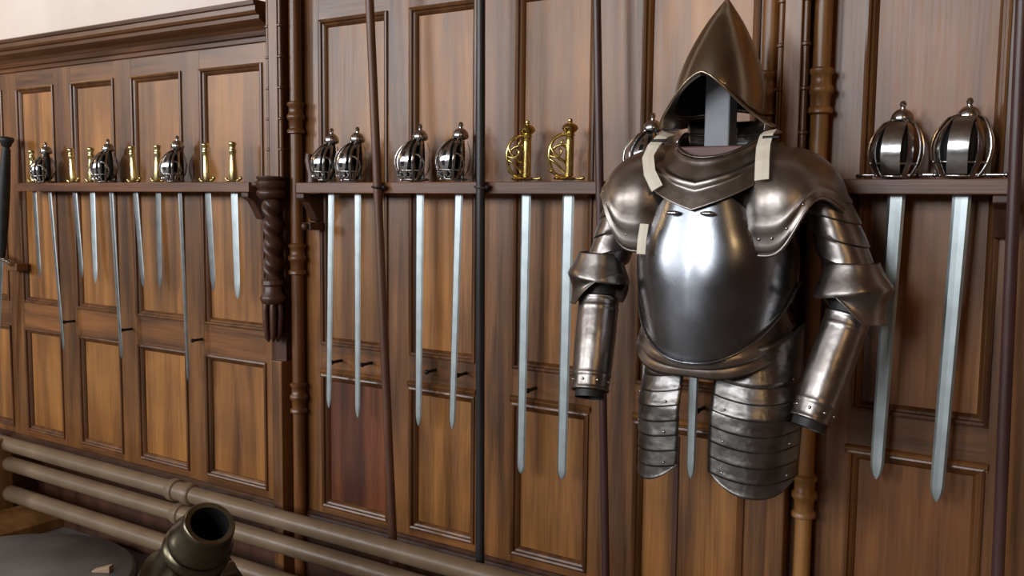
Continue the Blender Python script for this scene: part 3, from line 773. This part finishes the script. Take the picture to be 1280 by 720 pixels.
# pauldrons
def pauldron(s):
    cx, cz = .190, 1.650
    def zmin(az):                            # az degrees: 0 outer, 90 front, 180 inner
        d = az-108
        lap = math.exp(-(d/48)**4)
        back = math.exp(-((az-270)/60)**2)
        o_ = math.exp(-((min(az, 360-az))/34)**2)
        return 1.690-.160*lap-.08*back-.06*o_+.06*math.exp(-((az-180)/18)**2)
    def fn(u, v):
        az = 360*u; a_ = math.radians(az)
        zm = zmin(az); rz = .158
        # arc-length style parameter from crown to lower edge
        z = 1.806-(1.806-zm)*(v**1.5)
        h = (z-cz)/rz
        k = math.sqrt(max(0, 1-h*h)) if h > 0 else 1-.10*(h)**2*2
        k = max(.05, k) if v > 0 else 0.0
        rl = .006*math.exp(-((v-.96)/.03)**2)
        fl = .004*math.exp(-((v-.84)/.03)**2)
        rx, ry = .132, (.170 if math.sin(a_) > 0 else .150)
        sl = -.22*(k*rx*math.cos(a_)+.10)*max(0, h)   # slope down outwards
        return A3(s*(cx+(rx*k+rl+fl)*math.cos(a_)), .0+(ry*k+rl+fl)*math.sin(a_), z+sl*.5)
    p = MB().grid(fn, 72, 32, True).build('pauldron', 'brown', suit, smooth=True, solid=.003)
    MB().tube([fn(i/72, 1) for i in range(73)], .0045, 8, False).build('pauldron_rim', 'brown', p, smooth=True)
    for i in range(12, 34, 3): rivet(fn(i/72, .90), p)
    # raised shoulder lames running out to the arm
    path = [Vector((s*.222, .01, 1.73)), Vector((s*.262, .015, 1.665)), Vector((s*.290, .02, 1.60)), Vector((s*.320, .02, 1.52)), Vector((s*.340, .01, 1.465))]
    def tubegrid(pts, rad, n=32, seg=60, scx=1.0):
        def f2(u, v):
            t = v*(len(pts)-1); k = min(int(t), len(pts)-2); fr = t-k
            q = pts[k].lerp(pts[k+1], fr)
            r = rad(v); a2 = 2*PI*u
            return q+Vector((r*scx*math.cos(a2), r*math.sin(a2), -.3*r*math.cos(a2)*s))
        return f2
    saw = lambda v: .074-.014*v+.006*((v*5) % 1.0)
    ua = MB().grid(tubegrid(path, saw), 32, 50, True).build('upper_arm_plate', 'arm', suit, smooth=True, solid=.0025)
    # couter with pointed wing
    ec = Vector((s*.343, -.012, 1.44))
    cpz = [(0, .060, .075), (.25, .070, .045), (.5, .086, .004), (.56, .084, -.004), (.75, .076, -.032), (.92, .080, -.062), (1, .084, -.070)]
    def cout(u, v):
        a2 = 2*PI*u; co = math.cos(a2)           # co > 0 outer
        r = smoothl([(x, y) for x, y, z in cpz], v); dz = smoothl([(x, z) for x, y, z in cpz], v)
        mid = math.exp(-((v-.52)/.28)**2)
        w = 1+.10*mid*max(0, co)**3
        inner = max(0, -.75*co-.45*math.sin(a2))
        dz2 = dz if dz > 0 else dz*(1-1.5*min(.9, inner))
        return ec+Vector((s*r*w*co, r*.95*math.sin(a2), dz2+.012*co*mid))
    cu = MB().grid(cout, 48, 30, True).build('elbow_guard', 'arm', suit, smooth=True, solid=.003)
    # forearm cannon, bent slightly forward
    f0 = Vector((s*.340, -.018, 1.385)); f1 = Vector((.282 if s > 0 else -.318, -.105, 1.135))
    axis = (f1-f0).normalized(); e1 = Vector((1, 0, 0)); e1 = (e1-axis*e1.dot(axis)).normalized(); e2 = axis.cross(e1)
    Lf = (f1-f0).length
    def fore(u, v):
        a2 = 2*PI*u
        r = (.053 if s > 0 else .057)-.006*v+.003*math.sin(PI*v)+.003*math.exp(-((v-.985)/.015)**2)+.003*math.exp(-((v-.015)/.015)**2)+.0022*math.exp(-((v-.83)/.012)**2)+.0018*math.exp(-((v-.12)/.012)**2)
        low = .05*max(0, -e2.y*math.sin(a2)*1.0)*0
        return f0+axis*(Lf*v)+(e1*math.cos(a2)*1.0+e2*math.sin(a2)*.95)*r
    fa = MB().grid(fore, 40, 60, True).build('forearm_plate', 'arm', suit, smooth=True, solid=.0025)
    for i in range(0, 40, 5): rivet(fore(i/40, .90), fa)
    # dark lining sleeve inside the arm
    MB().tube([path[1], path[3], ec, f0, f0.lerp(f1, .5), f0.lerp(f1, 1.07)], [.05, .048, .046, .045, .044, .041], 20, False).build('sleeve_lining', 'leather', suit, smooth=True)
for s in (-1, 1): pauldron(s)
# white buff straps
def strap(pts, w, lab=None):
    pts = [A3(*p) for p in pts]; n = [Vector((0, -1, .35))]*len(pts)
    MB().ribbon(pts, n, w, .003).build('shoulder_strap', 'buff', suit, smooth=False)
strap([(-.132, -.03, 1.832), (-.137, .02, 1.838), (-.141, .06, 1.828), (-.147, .10, 1.802), (-.149, .128, 1.772), (-.13, .158, 1.73), (-.10, .176, 1.69)], .032)
strap([(.132, -.03, 1.832), (.136, .03, 1.836), (.140, .07, 1.824), (.147, .115, 1.793), (.156, .147, 1.757), (.163, .168, 1.71)], .034)
strap([(-.128, .186, 1.60), (-.130, .194, 1.56), (-.131, .196, 1.524)], .024)
for s, x in ((-1, -.138), (1, .156)):
    MB().tube([A3(x-.02, .088, 1.816), A3(x+.02, .088, 1.816)], .004, 8).build('buckle', 'iron', suit, smooth=True)
# small breast lugs
for s in (-1, 1):
    q = A3(-.005+s*.045, .192, 1.630)
    MB().ball(q, .020, 14, 10, (1, .40, .30)).build('breast_lug', 'hilt', suit, smooth=True)

# ------------------------------------------------------------------ helmet
hel = thing('morion_helmet', 'tall pointed dark bronze morion helmet above the suit of armour', 'helmet', (AX, AY-.02, 0))
HZ = 1.880; HT = 2.172
rt = [(0, .107), (.12, .109), (.25, .106), (.4, .095), (.55, .079), (.7, .058), (.82, .038), (.92, .018), (.97, .008), (1, .001)]
def zbrim(a2):                    # a2: 0 = right, 90 = front; rises at front and back, droops at the sides
    return HZ+.092*(1-abs(math.cos(a2))**1.45)*(1 if math.sin(a2) > 0 else .25)
def bowl(u, v):
    a2 = 2*PI*u; z0 = zbrim(a2); z = z0+(HT-z0)*v; t = (z-HZ)/(HT-HZ)
    r = smoothl(rt, t)
    comb = 0
    return A3(r*math.cos(a2)-.006+.014*t, (r*1.22+comb)*math.sin(a2)-.005, z)
MB().grid(bowl, 72, 40, True).build('skull', 'helmet', hel, smooth=True, solid=.003)
def brim(u, v):
    a2 = 2*PI*u; s2 = abs(math.sin(a2)); p = bowl(u, 0)
    out = .010+.003*s2**3+.034*abs(math.cos(a2))**4*(1 if math.cos(a2) < 0 else .75)
    dz = -.030*v*abs(math.cos(a2))**2+.004*v*v*s2**4
    return p+A3(out*v*math.cos(a2), out*v*math.sin(a2)*1.1, dz)
bo = MB().grid(brim, 72, 8, True).build('brim', 'helmet', hel, smooth=True, solid=.003)
MB().tube([brim(i/72, 1) for i in range(73)], .0035, 8, False).build('brim_roll', 'helmet', bo, smooth=True)
for i in range(0, 72, 6): rivet(bowl(i/72, .035), hel)
def cap(u, v):
    p = bowl(u, .04+.90*v); return Vector((p.x*.965, p.y*.965, p.z-.006))
MB().grid(cap, 48, 20, True).build('shade_lining', 'leather', hel, smooth=True)  # black shell added for the shade inside the helmet

# ------------------------------------------------------------------ look
vs_ = sc.view_settings
vs_.view_transform = 'Standard'; vs_.look = 'None'; vs_.gamma = 1.0; vs_.use_curve_mapping = False; vs_.exposure = 0.2
